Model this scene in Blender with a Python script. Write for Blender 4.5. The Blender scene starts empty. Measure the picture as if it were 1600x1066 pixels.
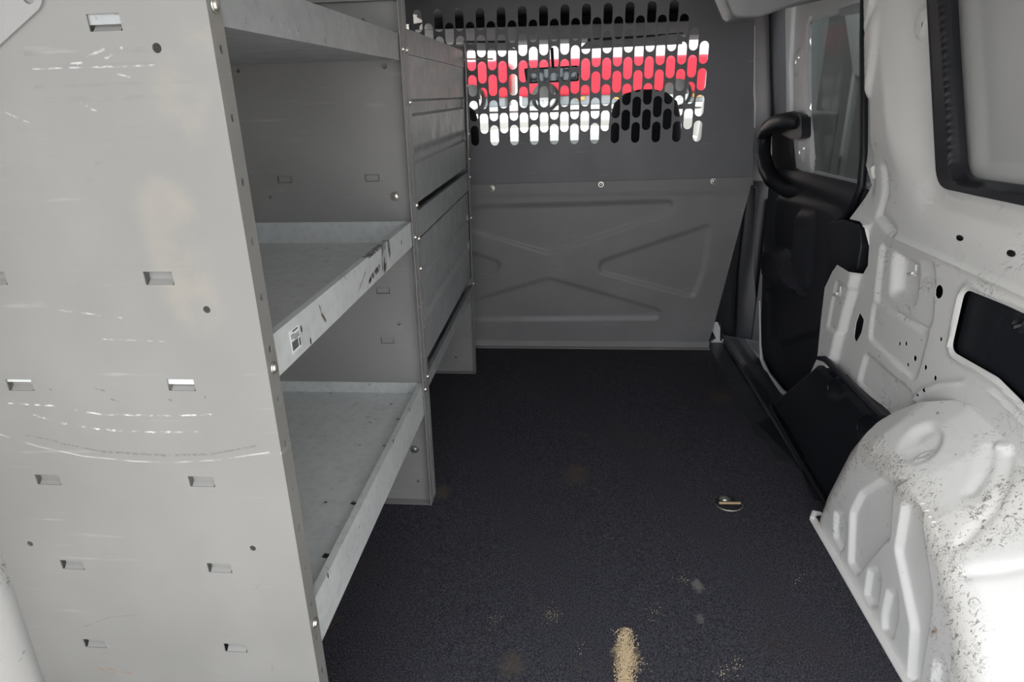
import bpy, bmesh, math, random
import numpy as np
from mathutils import Vector, Matrix
from mathutils.geometry import delaunay_2d_cdt
random.seed(7); rng = np.random.default_rng(7)
SC = bpy.context.scene
COL = SC.collection

# ---------------------------------------------------------------- camera (x right, y into the van, z up from the load floor)
FPX = 978.8
CX, CY = 800.0, 533.0
vd = np.array([90.0, -388.0, FPX]); vv = np.array([68.0, 2485.0, FPX])
YA = vd/np.linalg.norm(vd); ZA = -vv/np.linalg.norm(vv); XA = np.cross(YA, ZA); XA /= np.linalg.norm(XA)
ZA = np.cross(XA, YA)
RM = np.stack([XA, YA, ZA])
CH = 1.0
def ray(px, py): return RM @ np.array([px-CX, py-CY, FPX])
def onx(px, py, X): d = ray(px, py); t = X/d[0]; return (t*d[1], CH+t*d[2])          # -> (y, z) on a wall x = X
def ony(px, py, Y): d = ray(px, py); t = Y/d[1]; return (t*d[0], CH+t*d[2])          # -> (x, z) on a panel y = Y
def onz(px, py, Z=0.0): d = ray(px, py); t = (Z-CH)/d[2]; return (t*d[0], t*d[1])    # -> (x, y) on the floor
cam = bpy.data.cameras.new('camera'); camo = bpy.data.objects.new('camera', cam); COL.objects.link(camo)
cam.sensor_width = 36; cam.sensor_fit = 'HORIZONTAL'; cam.lens = FPX/1600*36; cam.clip_start = 0.02; cam.clip_end = 400
M3 = Matrix([[RM[i][0], -RM[i][1], -RM[i][2]] for i in range(3)])
camo.matrix_world = Matrix.Translation((0, 0, CH)) @ M3.to_4x4()
SC.camera = camo

# ---------------------------------------------------------------- node helpers
class NB:
    def __init__(s, name):
        s.m = bpy.data.materials.new(name); s.m.use_nodes = True; s.t = s.m.node_tree
        s.b = s.t.nodes['Principled BSDF']; s.o = s.t.nodes['Material Output']; s._c = None
    def n(s, ty, **k):
        x = s.t.nodes.new(ty)
        for a, b in k.items(): setattr(x, a, b)
        return x
    def put(s, sock, v):
        if isinstance(v, bpy.types.NodeSocket): s.t.links.new(v, sock)
        else:
            if hasattr(sock.default_value, '__len__') and not hasattr(v, '__len__'): v = (v,)*3
            if hasattr(v, '__len__') and len(v) == 3 and len(sock.default_value) == 4: v = (*v, 1)
            sock.default_value = v
    def co(s):
        if s._c is None: s._c = s.n('ShaderNodeTexCoord').outputs['Object']
        return s._c
    def m_(s, op, a, b=0.0, c=0.0):
        x = s.n('ShaderNodeMath', operation=op); s.put(x.inputs[0], a); s.put(x.inputs[1], b); s.put(x.inputs[2], c); return x.outputs[0]
    def vm(s, op, a, b=(0, 0, 0)):
        x = s.n('ShaderNodeVectorMath', operation=op); s.put(x.inputs[0], a); s.put(x.inputs[1], b)
        return x.outputs['Value'] if op in ('LENGTH', 'DISTANCE', 'DOT_PRODUCT') else x.outputs['Vector']
    def noise(s, scale, detail=3, rough=.5, vec=None, stretch=None, dist=0.0):
        v = vec if vec is not None else s.co()
        if stretch: v = s.vm('MULTIPLY', v, stretch)
        x = s.n('ShaderNodeTexNoise'); s.put(x.inputs['Vector'], v)
        x.inputs['Scale'].default_value = scale; x.inputs['Detail'].default_value = detail
        x.inputs['Roughness'].default_value = rough; x.inputs['Distortion'].default_value = dist
        return x.outputs['Fac']
    def rg(s, v, a, b, c=0.0, d=1.0, smooth=True):
        x = s.n('ShaderNodeMapRange', interpolation_type='SMOOTHSTEP' if smooth else 'LINEAR')
        s.put(x.inputs[0], v)
        for i, q in enumerate((a, b, c, d)): x.inputs[i+1].default_value = q
        return x.outputs[0]
    def mix(s, f, a, b):
        x = s.n('ShaderNodeMix', data_type='RGBA'); s.put(x.inputs[0], f); s.put(x.inputs[6], a); s.put(x.inputs[7], b); return x.outputs[2]
    def bump(s, h, st=.2, d=.001):
        x = s.n('ShaderNodeBump'); x.inputs['Strength'].default_value = st; x.inputs['Distance'].default_value = d
        s.put(x.inputs['Height'], h); s.t.links.new(x.outputs[0], s.b.inputs['Normal'])
    def attr(s, name): return s.n('ShaderNodeAttribute', attribute_name=name).outputs['Fac']
    def capsule(s, vec, a, b, w):
        """1 on the segment a-b, fading out at distance w"""
        a = Vector(a); b = Vector(b); d = b-a
        pa = s.vm('SUBTRACT', vec, a)
        t = s.m_('DIVIDE', s.vm('DOT_PRODUCT', pa, d), d.length_squared)
        x = s.n('ShaderNodeClamp'); s.put(x.inputs[0], t); t = x.outputs[0]
        sc = s.n('ShaderNodeVectorMath', operation='SCALE'); sc.inputs[0].default_value = d; s.put(sc.inputs['Scale'], t)
        return s.rg(s.vm('DISTANCE', pa, sc.outputs[0]), w*.4, w, 1, 0)
    def mx(s, l):
        r = l[0]
        for q in l[1:]: r = s.m_('MAXIMUM', r, q)
        return r
    def fin(s, col, rough, metal=0.0, spec=.5):
        s.put(s.b.inputs['Base Color'], col); s.put(s.b.inputs['Roughness'], rough); s.put(s.b.inputs['Metallic'], metal)
        s.b.inputs['Specular IOR Level'].default_value = spec; return s.m

def simple(name, c, r=.5, metal=0.0, spec=.5, bump=None, mott=.12, ms=14):
    n = NB(name); f = n.noise(ms, 4)
    col = n.mix(f, tuple(x*(1-mott) for x in c), tuple(min(1, x*(1+mott)) for x in c))
    if bump: n.bump(n.noise(bump[0], 2), bump[1], bump[2])
    return n.fin(col, r, metal, spec)

def paint_grey(name, c=(.222, .218, .207), specks=.5, extra=None):
    n = NB(name)
    big = n.noise(5, 4); col = n.mix(n.rg(big, .35, .7), tuple(x*.93 for x in c), tuple(x*1.05 for x in c))
    # faint rubbed streaks lying level along the sheet
    st = n.noise(6, 4, .6, stretch=(1, 1, 14)); col = n.mix(n.rg(st, .62, .8, 0, .22), col, (.62, .62, .61))
    dk = n.rg(n.noise(38, 5, .7), .70, .76, 0, .55); col = n.mix(n.m_('MULTIPLY', dk, specks), col, (.10, .095, .09))
    sc = n.rg(n.noise(30, 4, .6, stretch=(1, 1, 7), dist=1.2), .73, .77, 0, .55); col = n.mix(n.m_('MULTIPLY', sc, specks), col, (.12, .12, .12))
    if extra: col = extra(n, col)
    n.bump(n.noise(900, 1), .08, .0004)
    return n.fin(col, n.rg(big, .3, .7, .36, .5), 0.0, .45)

def galv(name, c=(.50, .53, .53), dark=0.0, extra=None):
    n = NB(name)
    v = n.n('ShaderNodeTexVoronoi'); v.inputs['Scale'].default_value = 55; n.put(v.inputs['Vector'], n.co())
    g = n.rg(v.outputs['Distance'], 0, .8, .95, 1.05)
    col = n.mix(n.noise(16, 5, .6), tuple(x*.86 for x in c), tuple(min(1, x*1.1) for x in c))
    mul = n.n('ShaderNodeMix', data_type='RGBA', blend_type='MULTIPLY'); mul.inputs[0].default_value = 1
    n.put(mul.inputs[6], col); cc = n.n('ShaderNodeCombineColor')
    for i in range(3): n.put(cc.inputs[i], g)
    n.put(mul.inputs[7], cc.outputs[0]); col = mul.outputs[2]
    dk = n.rg(n.noise(46, 5, .72, dist=.8), .62, .68, 0, .6); col = n.mix(dk, col, (.16, .15, .14))
    lt = n.rg(n.noise(60, 4, .6, stretch=(1, .25, 1.6), dist=2), .72, .76, 0, .7); col = n.mix(lt, col, (.75, .75, .74))
    if extra: col = extra(n, col)
    return n.fin(col, n.rg(n.noise(20, 3), .3, .7, .36, .52), .12, .5)

def body_white(name, wear=False):
    n = NB(name); c = (.80, .79, .765)
    col = n.mix(n.rg(n.noise(4, 4), .35, .65), tuple(x*.96 for x in c), c)
    col = n.mix(n.rg(n.noise(3, 5, .6), .58, .8, 0, .4), col, (.60, .55, .47))
    # fine scuffs: thin iso-lines of a warped noise, patchy
    w = n.noise(22, 3, .55, dist=2.2); line = n.rg(n.m_('ABSOLUTE', n.m_('SUBTRACT', w, .5)), .0, .018, 1, 0)
    patch = n.rg(n.noise(9, 3, .6), .56, .64)
    sp = n.rg(n.noise(95, 3, .6, stretch=(1, .45, 1), dist=.6), .665, .70)
    mk = n.m_('MULTIPLY', line, patch)
    mk = n.m_('MAXIMUM', mk, n.m_('MULTIPLY', sp, n.rg(n.noise(7, 3, .6), .52, .62)))
    col = n.mix(n.m_('MULTIPLY', mk, .65), col, (.13, .125, .12))
    if wear:
        a = n.attr('wear')
        col = n.mix(n.m_('MULTIPLY', a, .35), col, (.66, .60, .50))
        e = n.noise(46, 5, .68, dist=2.6); l2 = n.rg(n.m_('ABSOLUTE', n.m_('SUBTRACT', e, .5)), .006, .026, 1, 0)
        pt = n.rg(n.noise(26, 4, .65), .50, .60)
        chip = n.rg(n.noise(120, 4, .62, dist=1.2, stretch=(1, 1.6, .7)), .575, .615)
        k = n.m_('MAXIMUM', n.m_('MULTIPLY', l2, pt), n.m_('MULTIPLY', chip, .9))
        thr = n.m_('MULTIPLY', k, n.rg(n.m_('ADD', a, n.m_('MULTIPLY', n.noise(12, 2), .5)), .30, .62))
        col = n.mix(n.m_('MULTIPLY', thr, .9), col, (.14, .13, .115))
        r = n.attr('rust'); col = n.mix(n.m_('MULTIPLY', r, n.rg(n.noise(60, 4, .7), .42, .56)), col, (.33, .15, .06))
    return n.fin(col, n.rg(n.noise(6, 3), .3, .7, .27, .40), 0, .5)

def mat_mat():
    n = NB('carpet_mat')
    f = n.noise(300, 3, .75); g = n.noise(620, 2, .6)
    col = n.mix(n.rg(f, .35, .72), (.017, .017, .023), (.085, .085, .100))
    col = n.mix(n.rg(g, .62, .72, 0, .55), col, (.22, .22, .25))
    col = n.mix(n.rg(n.noise(3.3, 5, .6), .55, .72, 0, .35), col, (.055, .04, .032))
    col = n.mix(n.m_('MULTIPLY', n.rg(n.noise(9, 5, .65), .60, .74, 0, .8), n.rg(f, .3, .6)), col, (.085, .065, .05))
    col = n.mix(n.rg(n.noise(70, 4, .75), .745, .77, 0, .8), col, (.28, .26, .23))
    co = n.co()
    def blot(px, py, w, c, k):
        nonlocal col
        x, y = onz(px, py)
        d = n.vm('DISTANCE', n.vm('ADD', n.vm('MULTIPLY', co, (1, .7, 0)), (-x, -.7*y, 0)), (0, 0, 0))
        e = n.m_('ADD', d, n.m_('MULTIPLY', n.m_('SUBTRACT', n.noise(55, 5, .75), .5), w*2.2))
        col = n.mix(n.rg(e, w*.35, w, k, 0), col, c)
    blot(978, 1025, .030, (.42, .33, .20), .8)
    blot(1090, 915, .016, (.20, .19, .18), .7); blot(900, 740, .045, (.10, .07, .05), .5)
    blot(1095, 965, .012, (.16, .15, .14), .6); blot(690, 770, .030, (.12, .09, .06), .5)
    blot(1125, 620, .05, (.085, .06, .045), .45); blot(930, 560, .06, (.055, .045, .045), .5)
    blot(800, 1040, .03, (.10, .08, .06), .5)
    n.bump(n.m_('ADD', f, g), .55, .0022)
    return n.fin(col, .93, 0, .15)

def glass(name, tint, alpha_gloss=.08, rough=.02):
    n = NB(name)
    tr = n.n('ShaderNodeBsdfTransparent'); tr.inputs[0].default_value = (*tint, 1)
    gl = n.n('ShaderNodeBsdfGlossy'); gl.inputs['Roughness'].default_value = rough
    mx = n.n('ShaderNodeMixShader'); mx.inputs[0].default_value = alpha_gloss; n.t.links.new(tr.outputs[0], mx.inputs[1]); n.t.links.new(gl.outputs[0], mx.inputs[2])
    n.t.links.new(mx.outputs[0], n.o.inputs[0]); return n.m

# ---------------------------------------------------------------- scene helpers
def setp(o, label=None, cat=None, group=None, kind=None):
    if label: o['label'] = label
    if cat: o['category'] = cat
    if group: o['group'] = group
    if kind: o['kind'] = kind
    return o
def thing(name, loc, label, cat, group=None):
    o = bpy.data.objects.new(name, None); COL.objects.link(o); o.location = loc; o.empty_display_size = .05
    return setp(o, label, cat, group)
def woff(p):
    v = Vector((0, 0, 0))
    while p is not None: v += p.location; p = p.parent
    return v
def link(name, me, mat, parent=None, smooth=35, org=None):
    o = bpy.data.objects.new(name, me); COL.objects.link(o)
    off = woff(parent)
    if org is not None: o.location = Vector(org)-off; off = Vector(org)
    if parent: o.parent = parent
    if off.length > 0: me.transform(Matrix.Translation(-off))
    if mat: me.materials.append(mat)
    if smooth:
        me.polygons.foreach_set('use_smooth', [True]*len(me.polygons)); me.set_sharp_from_angle(angle=math.radians(smooth))
    me.update(); return o
class MB:
    def __init__(s): s.v = []; s.f = []
    def add(s, vs, fs):
        k = len(s.v); s.v += [tuple(v) for v in vs]; s.f += [tuple(i+k for i in f) for f in fs]; return s
    def box(s, a, b):
        x0, y0, z0 = a; x1, y1, z1 = b
        return s.add([(x0,y0,z0),(x1,y0,z0),(x1,y1,z0),(x0,y1,z0),(x0,y0,z1),(x1,y0,z1),(x1,y1,z1),(x0,y1,z1)],
                     [(0,3,2,1),(4,5,6,7),(0,1,5,4),(1,2,6,5),(2,3,7,6),(3,0,4,7)])
    def prism(s, pts, d):
        """polygon in 3-D pushed along d"""
        n = len(pts); d = Vector(d); P = [Vector(p) for p in pts]
        return s.add(P+[p+d for p in P], [tuple(range(n))[::-1], tuple(range(n, 2*n))]+[(i, (i+1) % n, n+(i+1) % n, n+i) for i in range(n)])
    def ring(s, axis_pts, radii, seg=16, caps=True, sq=None):
        """swept tube through points, a radius per point"""
        P = [Vector(p) for p in axis_pts]; n = len(P); rings = []; up0 = None
        for i, p in enumerate(P):
            t = (P[min(i+1, n-1)]-P[max(i-1, 0)])
            if t.length < 1e-9: t = Vector((0, 0, 1))
            t.normalize()
            if up0 is None: up0 = t.orthogonal().normalized()
            u = (up0-t*up0.dot(t)).normalized(); up0 = u; w = t.cross(u); r = radii[i] if hasattr(radii, '__len__') else radii
            rings.append([p+u*(math.cos(a)*r)+w*(math.sin(a)*r*(sq or 1)) for a in [2*math.pi*k/seg for k in range(seg)]])
        vs = [q for r in rings for q in r]; fs = []
        for i in range(n-1):
            for k in range(seg): fs.append((i*seg+k, i*seg+(k+1) % seg, (i+1)*seg+(k+1) % seg, (i+1)*seg+k))
        if caps: fs += [tuple(range(seg))[::-1], tuple(range((n-1)*seg, n*seg))]
        return s.add(vs, fs)
    def build(s, name, mat, parent=None, smooth=35, bev=0, org=None):
        me = bpy.data.meshes.new(name); me.from_pydata(s.v, [], s.f)
        bm = bmesh.new(); bm.from_mesh(me); bmesh.ops.recalc_face_normals(bm, faces=bm.faces)
        if bev: bmesh.ops.bevel(bm, geom=[e for e in bm.edges if e.is_manifold and e.calc_face_angle(0) > .5], offset=bev, segments=3, profile=.5, affect='EDGES', clamp_overlap=True)
        bm.to_mesh(me); bm.free(); return link(name, me, mat, parent, smooth, org)
def screw(p, n, r=.006, h=.004):
    """domed fastener head with a washer"""
    p = Vector(p); n = Vector(n).normalized(); m = MB()
    m.ring([p, p+n*h*.3, p+n*h*.32, p+n*h*.8, p+n*h, p+n*h*1.05], [r*1.35, r*1.3, r*.95, r*.8, r*.4, .0004], 14); return m
def inpoly(P, poly):
    x, y = P[:, 0], P[:, 1]; r = np.zeros(len(P), bool); poly = np.asarray(poly); j = len(poly)-1
    for i in range(len(poly)):
        xi, yi = poly[i]; xj, yj = poly[j]
        if yi != yj: r ^= ((yi > y) != (yj > y)) & (x < (xj-xi)*(y-yi)/(yj-yi)+xi)
        j = i
    return r
def dseg(P, a, b):
    a = np.array(a, float); b = np.array(b, float); d = b-a; t = np.clip(((P-a) @ d)/max(d @ d, 1e-12), 0, 1)
    return np.linalg.norm(P-a-t[:, None]*d, axis=1)
def dpath(P, pts): return np.min([dseg(P, pts[i], pts[i+1]) for i in range(len(pts)-1)], axis=0)
def sd(P, poly):
    d = dpath(P, list(poly)+[poly[0]]); return np.where(inpoly(P, poly), -d, d)
def ss(x, a, b): t = np.clip((x-a)/(b-a), 0, 1); return t*t*(3-2*t)
def rpoly(pts, r, n=5):
    """round the corners of a polygon"""
    out = []; N = len(pts)
    for i in range(N):
        p0 = Vector(pts[i-1]); p = Vector(pts[i]); p1 = Vector(pts[(i+1) % N]); rr = r[i] if hasattr(r, '__len__') else r
        a = (p0-p); b = (p1-p); k = min(rr, a.length*.49, b.length*.49); A = p+a.normalized()*k; B = p+b.normalized()*k
        if rr <= 0: out.append(tuple(p)); continue
        for j in range(n+1):
            t = j/n; q = A*(1-t)**2+p*2*t*(1-t)+B*t*t; out.append(tuple(q))
    return out
def circ(c, r, n=14, ry=None): return [(c[0]+r*math.cos(2*math.pi*k/n), c[1]+(ry or r)*math.sin(2*math.pi*k/n)) for k in range(n)]
def slot(c, w, h, n=7):
    r = w/2; o = []
    for k in range(n+1): a = math.pi*k/n; o.append((c[0]+r*math.cos(a), c[1]+h/2-r+r*math.sin(a)))
    for k in range(n+1): a = math.pi+math.pi*k/n; o.append((c[0]+r*math.cos(a), c[1]-h/2+r+r*math.sin(a)))
    return o
def rect(a, b, c, d): return [(a, c), (b, c), (b, d), (a, d)]
MAPS = {'XZ': lambda u, v, w: (u, w, v), 'YZ': lambda u, v, w: (w, u, v), 'XY': lambda u, v, w: (u, v, w)}
def sheet(name, plane, outline, holes, mat, parent=None, w0=0.0, hf=None, sp=None, thick=.0012, smooth=40, attrs=None, dense=None):
    """pressed sheet: exact outline and holes, optional grid of inner points pushed by hf(P); given a real thickness"""
    loops = [outline]+list(holes); V = []; E = []
    for L in loops:
        k = len(V); V += [Vector(p) for p in L]; E += [(k+i, k+(i+1) % len(L)) for i in range(len(L))]
    O = np.array(outline, float)
    if sp:
        g = np.stack(np.meshgrid(np.arange(O[:, 0].min(), O[:, 0].max(), sp), np.arange(O[:, 1].min(), O[:, 1].max(), sp)), -1).reshape(-1, 2)
        keep = inpoly(g, O)
        for L in loops: keep &= dpath(g, list(L)+[L[0]]) > sp*.45
        g = g[keep]; V += [Vector(p) for p in g]
    vo, eo, fo, *_ = delaunay_2d_cdt(V, E, [], 0, 1e-7)
    P = np.array([tuple(v) for v in vo]); F = np.array([f for f in fo if len(f) == 3])
    C_ = P[F].mean(1); ok = inpoly(C_, O)
    for h in holes:
        H = np.array(h); bb = (C_[:, 0] > H[:, 0].min()) & (C_[:, 0] < H[:, 0].max()) & (C_[:, 1] > H[:, 1].min()) & (C_[:, 1] < H[:, 1].max()) & ok
        idx = np.where(bb)[0]
        if len(idx): ok[idx[inpoly(C_[idx], H)]] = False
    F = F[ok]
    W = (w0(P) if callable(w0) else np.full(len(P), w0)) + (hf(P) if hf else 0)
    n = len(P); fn = MAPS[plane]
    v1 = [fn(p[0], p[1], w) for p, w in zip(P, W)]; v2 = [fn(p[0], p[1], w+thick) for p, w in zip(P, W)]
    from collections import Counter
    cnt = {}
    for a, b, c in F:
        for e in ((a, b), (b, c), (c, a)): cnt[(min(e), max(e))] = cnt.get((min(e), max(e)), 0)+1
    be = [e for e, k in cnt.items() if k == 1]
    faces = [tuple(int(i) for i in f) for f in F]+[tuple(int(i)+n for i in f[::-1]) for f in F]+[(int(a), int(b), int(b)+n, int(a)+n) for a, b in be]
    me = bpy.data.meshes.new(name); me.from_pydata(v1+v2, [], faces)
    if attrs:
        for k, fnc in attrs.items():
            at = me.attributes.new(k, 'FLOAT', 'POINT'); q = fnc(P); at.data.foreach_set('value', np.concatenate([q, q]).astype(np.float32))
    bm = bmesh.new(); bm.from_mesh(me); loose = [v for v in bm.verts if not v.link_faces]; bmesh.ops.delete(bm, geom=loose, context='VERTS')
    bmesh.ops.recalc_face_normals(bm, faces=bm.faces); bm.to_mesh(me); bm.free()
    return link(name, me, mat, parent, smooth)

# ---------------------------------------------------------------- materials
U1Y = .625
def u1_marks(n, col):
    co = n.co(); o = (-.56, U1Y, 0)
    def L(px, py): x, z = ony(px, py, U1Y); return (x-o[0], 0, z)
    flat = n.vm('MULTIPLY', co, (1, 0, 1))
    nz = n.noise(45, 4, .7, stretch=(1, 1, 5)); br = n.rg(nz, .42, .60); fine = n.rg(n.noise(160, 3, .7, stretch=(.5, 1, 2)), .42, .58)
    dark = [n.capsule(flat, L(a, b), L(c, d), w) for a, b, c, d, w in [
        (40, 84, 240, 77, .0035), (58, 106, 242, 100, .003), (72, 157, 248, 152, .004), (55, 136, 300, 128, .0022), (30, 203, 225, 199, .002),
        (110, 218, 290, 215, .0018), (80, 62, 160, 58, .003), (130, 291, 148, 278, .003), (110, 414, 320, 416, .0022), (75, 243, 110, 244, .002),
        (150, 256, 175, 244, .002), (195, 266, 285, 260, .0015)]]
    col = n.mix(n.m_('MULTIPLY', n.m_('MULTIPLY', n.m_('MULTIPLY', n.mx(dark), br), n.rg(n.noise(28, 3), .38, .6)), .5), col, (.17, .17, .175))
    white = [n.capsule(flat, L(a, b), L(c, d), w) for a, b, c, d, w in [
        (137, 88, 162, 77, .0016), (165, 91, 190, 75, .0016), (112, 100, 144, 97, .0016), (52, 108, 240, 102, .0012), (125, 160, 150, 174, .0014), (183, 115, 212, 124, .0012),
        (0, 172, 45, 192, .001), (80, 483, 190, 497, .0012), (160, 530, 260, 534, .001)]]
    col = n.mix(n.m_('MULTIPLY', n.m_('MULTIPLY', n.m_('MULTIPLY', n.mx(white), fine), n.rg(n.noise(60, 3), .4, .6)), .42), col, (.86, .86, .85))
    arc = []
    for pts, w in (([(0, 679), (60, 698), (130, 713), (210, 721), (270, 723), (340, 719), (420, 707)], .0014),
                   ([(0, 630), (80, 634), (160, 648), (270, 650), (330, 648)], .0014), ([(45, 647), (100, 662), (160, 672), (240, 676), (320, 674)], .0020)):
        for a, b in zip(pts, pts[1:]): arc.append(n.capsule(flat, L(*a), L(*b), w))
    col = n.mix(n.m_('MULTIPLY', n.m_('MULTIPLY', n.mx(arc[:6]), n.rg(n.noise(30, 3), .35, .6)), .3), col, (.80, .80, .80))
    col = n.mix(n.m_('MULTIPLY', n.m_('MULTIPLY', n.m_('MULTIPLY', n.mx(arc[6:]), fine), n.rg(n.noise(60, 3), .45, .6)), .6), col, (.86, .86, .85))
    d2 = [n.capsule(flat, L(a, b), L(c, d), w) for a, b, c, d, w in [(40, 680, 90, 690, .001), (90, 692, 160, 706, .0018), (160, 706, 260, 712, .0022), (260, 712, 330, 710, .0022), (330, 710, 400, 697, .0016),
        (61, 604, 64, 604, .001), (75, 608, 80, 609, .0015), (148, 607, 164, 611, .0015), (174, 624, 183, 627, .0016), (265, 625, 270, 626, .002), (320, 620, 322, 622, .0018)]]
    col = n.mix(n.m_('MULTIPLY', n.m_('MULTIPLY', n.mx(d2), n.rg(n.noise(220, 3, .7), .42, .55)), .75), col, (.12, .12, .12))
    r = [n.capsule(flat, L(a, b), L(c, d), w) for a, b, c, d, w in [(152, 1043, 180, 1055, .0022), (168, 1045, 205, 1053, .0018), (130, 980, 170, 965, .0013), (170, 965, 220, 960, .0012), (405, 915, 398, 923, .0012), (424, 1035, 426, 1050, .002)]]
    col = n.mix(n.m_('MULTIPLY', n.m_('MULTIPLY', n.mx(r[:2]), fine), .9), col, (.26, .13, .06))
    col = n.mix(n.m_('MULTIPLY', n.m_('MULTIPLY', n.mx(r[2:]), fine), .8), col, (.15, .14, .13))
    # warm grime rubbed along the front edge
    st = [n.capsule(flat, L(a, b), L(c, d), w) for a, b, c, d, w in [(300, 90, 270, 200, .04), (262, 330, 300, 480, .045), (265, 350, 250, 290, .02)]]
    col = n.mix(n.m_('MULTIPLY', n.m_('MULTIPLY', n.mx(st), n.rg(n.noise(14, 4, .6), .35, .65)), .22), col, (.40, .34, .26))
    arcm = [n.capsule(flat, L(a, b), L(c, d), .002) for a, b, c, d in [(200, 1070, 240, 1057), (240, 1057, 292, 1051), (292, 1051, 335, 1056), (335, 1056, 372, 1070)]]
    col = n.mix(n.m_('MULTIPLY', n.mx(arcm), .45), col, (.22, .21, .20))
    return col
def lip_marks(n, col):
    co = n.co(); o = (-.54, U1Y, 0)
    def L(px, py, X=-.345): y, z = onx(px, py, X); return (0, y-o[1], z)
    flat = n.vm('MULTIPLY', co, (0, 1, 1)); v = n.rg(n.noise(95, 5, .75, stretch=(1, 2.2, .4)), .44, .49)
    sx_ = n.n('ShaderNodeSeparateXYZ'); n.put(sx_.inputs[0], co); v = n.m_('MULTIPLY', v, n.rg(sx_.outputs[0], .170, .176))
    g = [n.capsule(flat, L(a, b), L(c, d), w) for a, b, c, d, w in [(598, 378, 600, 414, .020), (606, 378, 608, 396, .010), (583, 430, 592, 418, .008), (575, 402, 600, 382, .0035), (577, 440, 582, 430, .006)]]
    col = n.mix(n.m_('MULTIPLY', n.mx(g), v), col, (.035, .025, .02))
    t = [n.capsule(flat, L(a, b), L(c, d), w) for a, b, c, d, w in [(502, 491, 508, 501, .0035), (498, 478, 502, 490, .0018), (560, 455, 570, 425, .0016)]]
    col = n.mix(n.m_('MULTIPLY', n.m_('MULTIPLY', n.mx(t), n.rg(sx_.outputs[0], .170, .176)), n.rg(n.noise(120, 2), .3, .5)), col, (.16, .11, .07))
    return col
def door_marks(n, col):
    f = n.rg(n.noise(16, 4, .6, stretch=(1, 1.6, .8), dist=2.4), .5, .503, 0, 1); g = n.rg(n.noise(16, 4, .6, stretch=(1, 1.6, .8), dist=2.4), .503, .512, 1, 0)
    k = n.m_('MULTIPLY', n.m_('MULTIPLY', f, g), n.rg(n.noise(7, 3), .5, .6)); return n.mix(n.m_('MULTIPLY', k, .7), col, (.72, .72, .72))

M = dict(
    panel=paint_grey('scuffed_grey_paint', extra=u1_marks, specks=.35), upright=paint_grey('grey_powder_coat', (.275, .27, .268)),
    shelf=galv('galvanised_shelf', (.60, .62, .62), extra=lip_marks), shelf2=galv('galvanised_dull', (.33, .345, .35), extra=door_marks),
    part=paint_grey('partition_grey', (.155, .156, .168), specks=.25), partl=paint_grey('partition_lower_grey', (.215, .21, .213), specks=.45),
    white=body_white('white_body_paint'), whitew=body_white('scuffed_white_body_paint', True), mat=mat_mat(),
    zinc=simple('zinc_plated', (.62, .60, .55), .28, .9), steel=simple('worn_steel', (.45, .42, .36), .35, .9), rust=simple('rusted_brass', (.45, .33, .20), .45, .7),
    black=simple('black_plastic', (.012, .013, .017), .42, bump=(500, .15, .0005)), trim=simple('dark_trim_plastic', (.020, .021, .028), .5, bump=(400, .2, .0006)),
    rubber=simple('rubber_seal', (.008, .009, .014), .45), sill=simple('dusty_dark_sill', (.035, .038, .042), .38, mott=.5, ms=18), greytrim=simple('grey_cab_trim', (.20, .19, .195), .6),
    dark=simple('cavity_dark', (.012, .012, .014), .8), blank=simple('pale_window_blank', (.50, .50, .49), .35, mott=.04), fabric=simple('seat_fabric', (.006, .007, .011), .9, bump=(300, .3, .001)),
    liner=simple('headliner', (.26, .25, .26), .9), red=simple('red_car_paint', (.72, .022, .05), .3), tyre=simple('tyre', (.03, .03, .03), .8), chrome=simple('bright_alloy', (.75, .76, .78), .25, .6),
    amber=simple('amber_lens', (.85, .45, .12), .2), ground=simple('pale_concrete', (.42, .41, .39), .85, mott=.2, ms=2), bluegrey=simple('grey_vehicle', (.33, .37, .40), .4),
    tint=glass('tinted_glass', (.22, .232, .235), .02, .08), clear=glass('clear_glass', (.95, .97, .96), .03), paper=simple('white_sticker', (.75, .76, .78), .5), ink=simple('black_ink', (.02, .02, .025), .5),
    hood=simple('white_hood_paint', (.82, .83, .80), .25, mott=.02), wtrim=simple('door_frame_paint', (.74, .74, .74), .32), bow=simple('roof_bow_paint', (.24, .24, .25), .35), grain=simple('pale_sand', (.58, .46, .29), .9, mott=.4, ms=300))

# ================================================================= SETTING
# ---- floor of the load bay with the step well at the side door
f = MB(); f.box((-.80, .32, -.03), (.66, 2.62, -.004)); f.box((.66, .32, -.03), (.80, 1.585, -.005)); f.box((.655, 1.57, -.07), (.86, 2.62, -.05)); fo = f.build('floor', M['sill']); setp(fo, kind='structure')
sill_pts = [(.655, 1.56), (.655, 2.62), (.86, 2.62), (.86, 1.56)]
def sillh(P): return -.012*ss(P[:, 0], .69, .70)+.010*np.exp(-((P[:, 0]-.665)/.012)**2)+.004*np.exp(-((P[:, 0]-.735)/.008)**2)-.018*ss(P[:, 0], .765, .78)
s = sheet('sill_plate', 'XY', sill_pts, [], M['sill'], fo, -.002, sillh, .008, -.002)
# the load mat: notched right edge
mp = [(-.60, .40), (.607, .40), (.607, 1.30), (.655, 1.36), onz(1245, 728), onz(1216, 722), onz(1190, 683), onz(1182, 683), onz(1160, 640), onz(1158, 634), onz(1110, 545), (-.78, 2.455), (-.78, 1.42), (-.60, 1.36)]
lm = sheet('load_mat', 'XY', mp, [circ((.414, 1.40), .018)], M['mat'], None, 0, lambda P: .0012*np.sin(P[:, 0]*7+P[:, 1]*3), .03, -.004)
setp(lm, 'dark charcoal textured load mat covering the van floor between shelving and wheel arch', 'floor mat')

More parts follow.
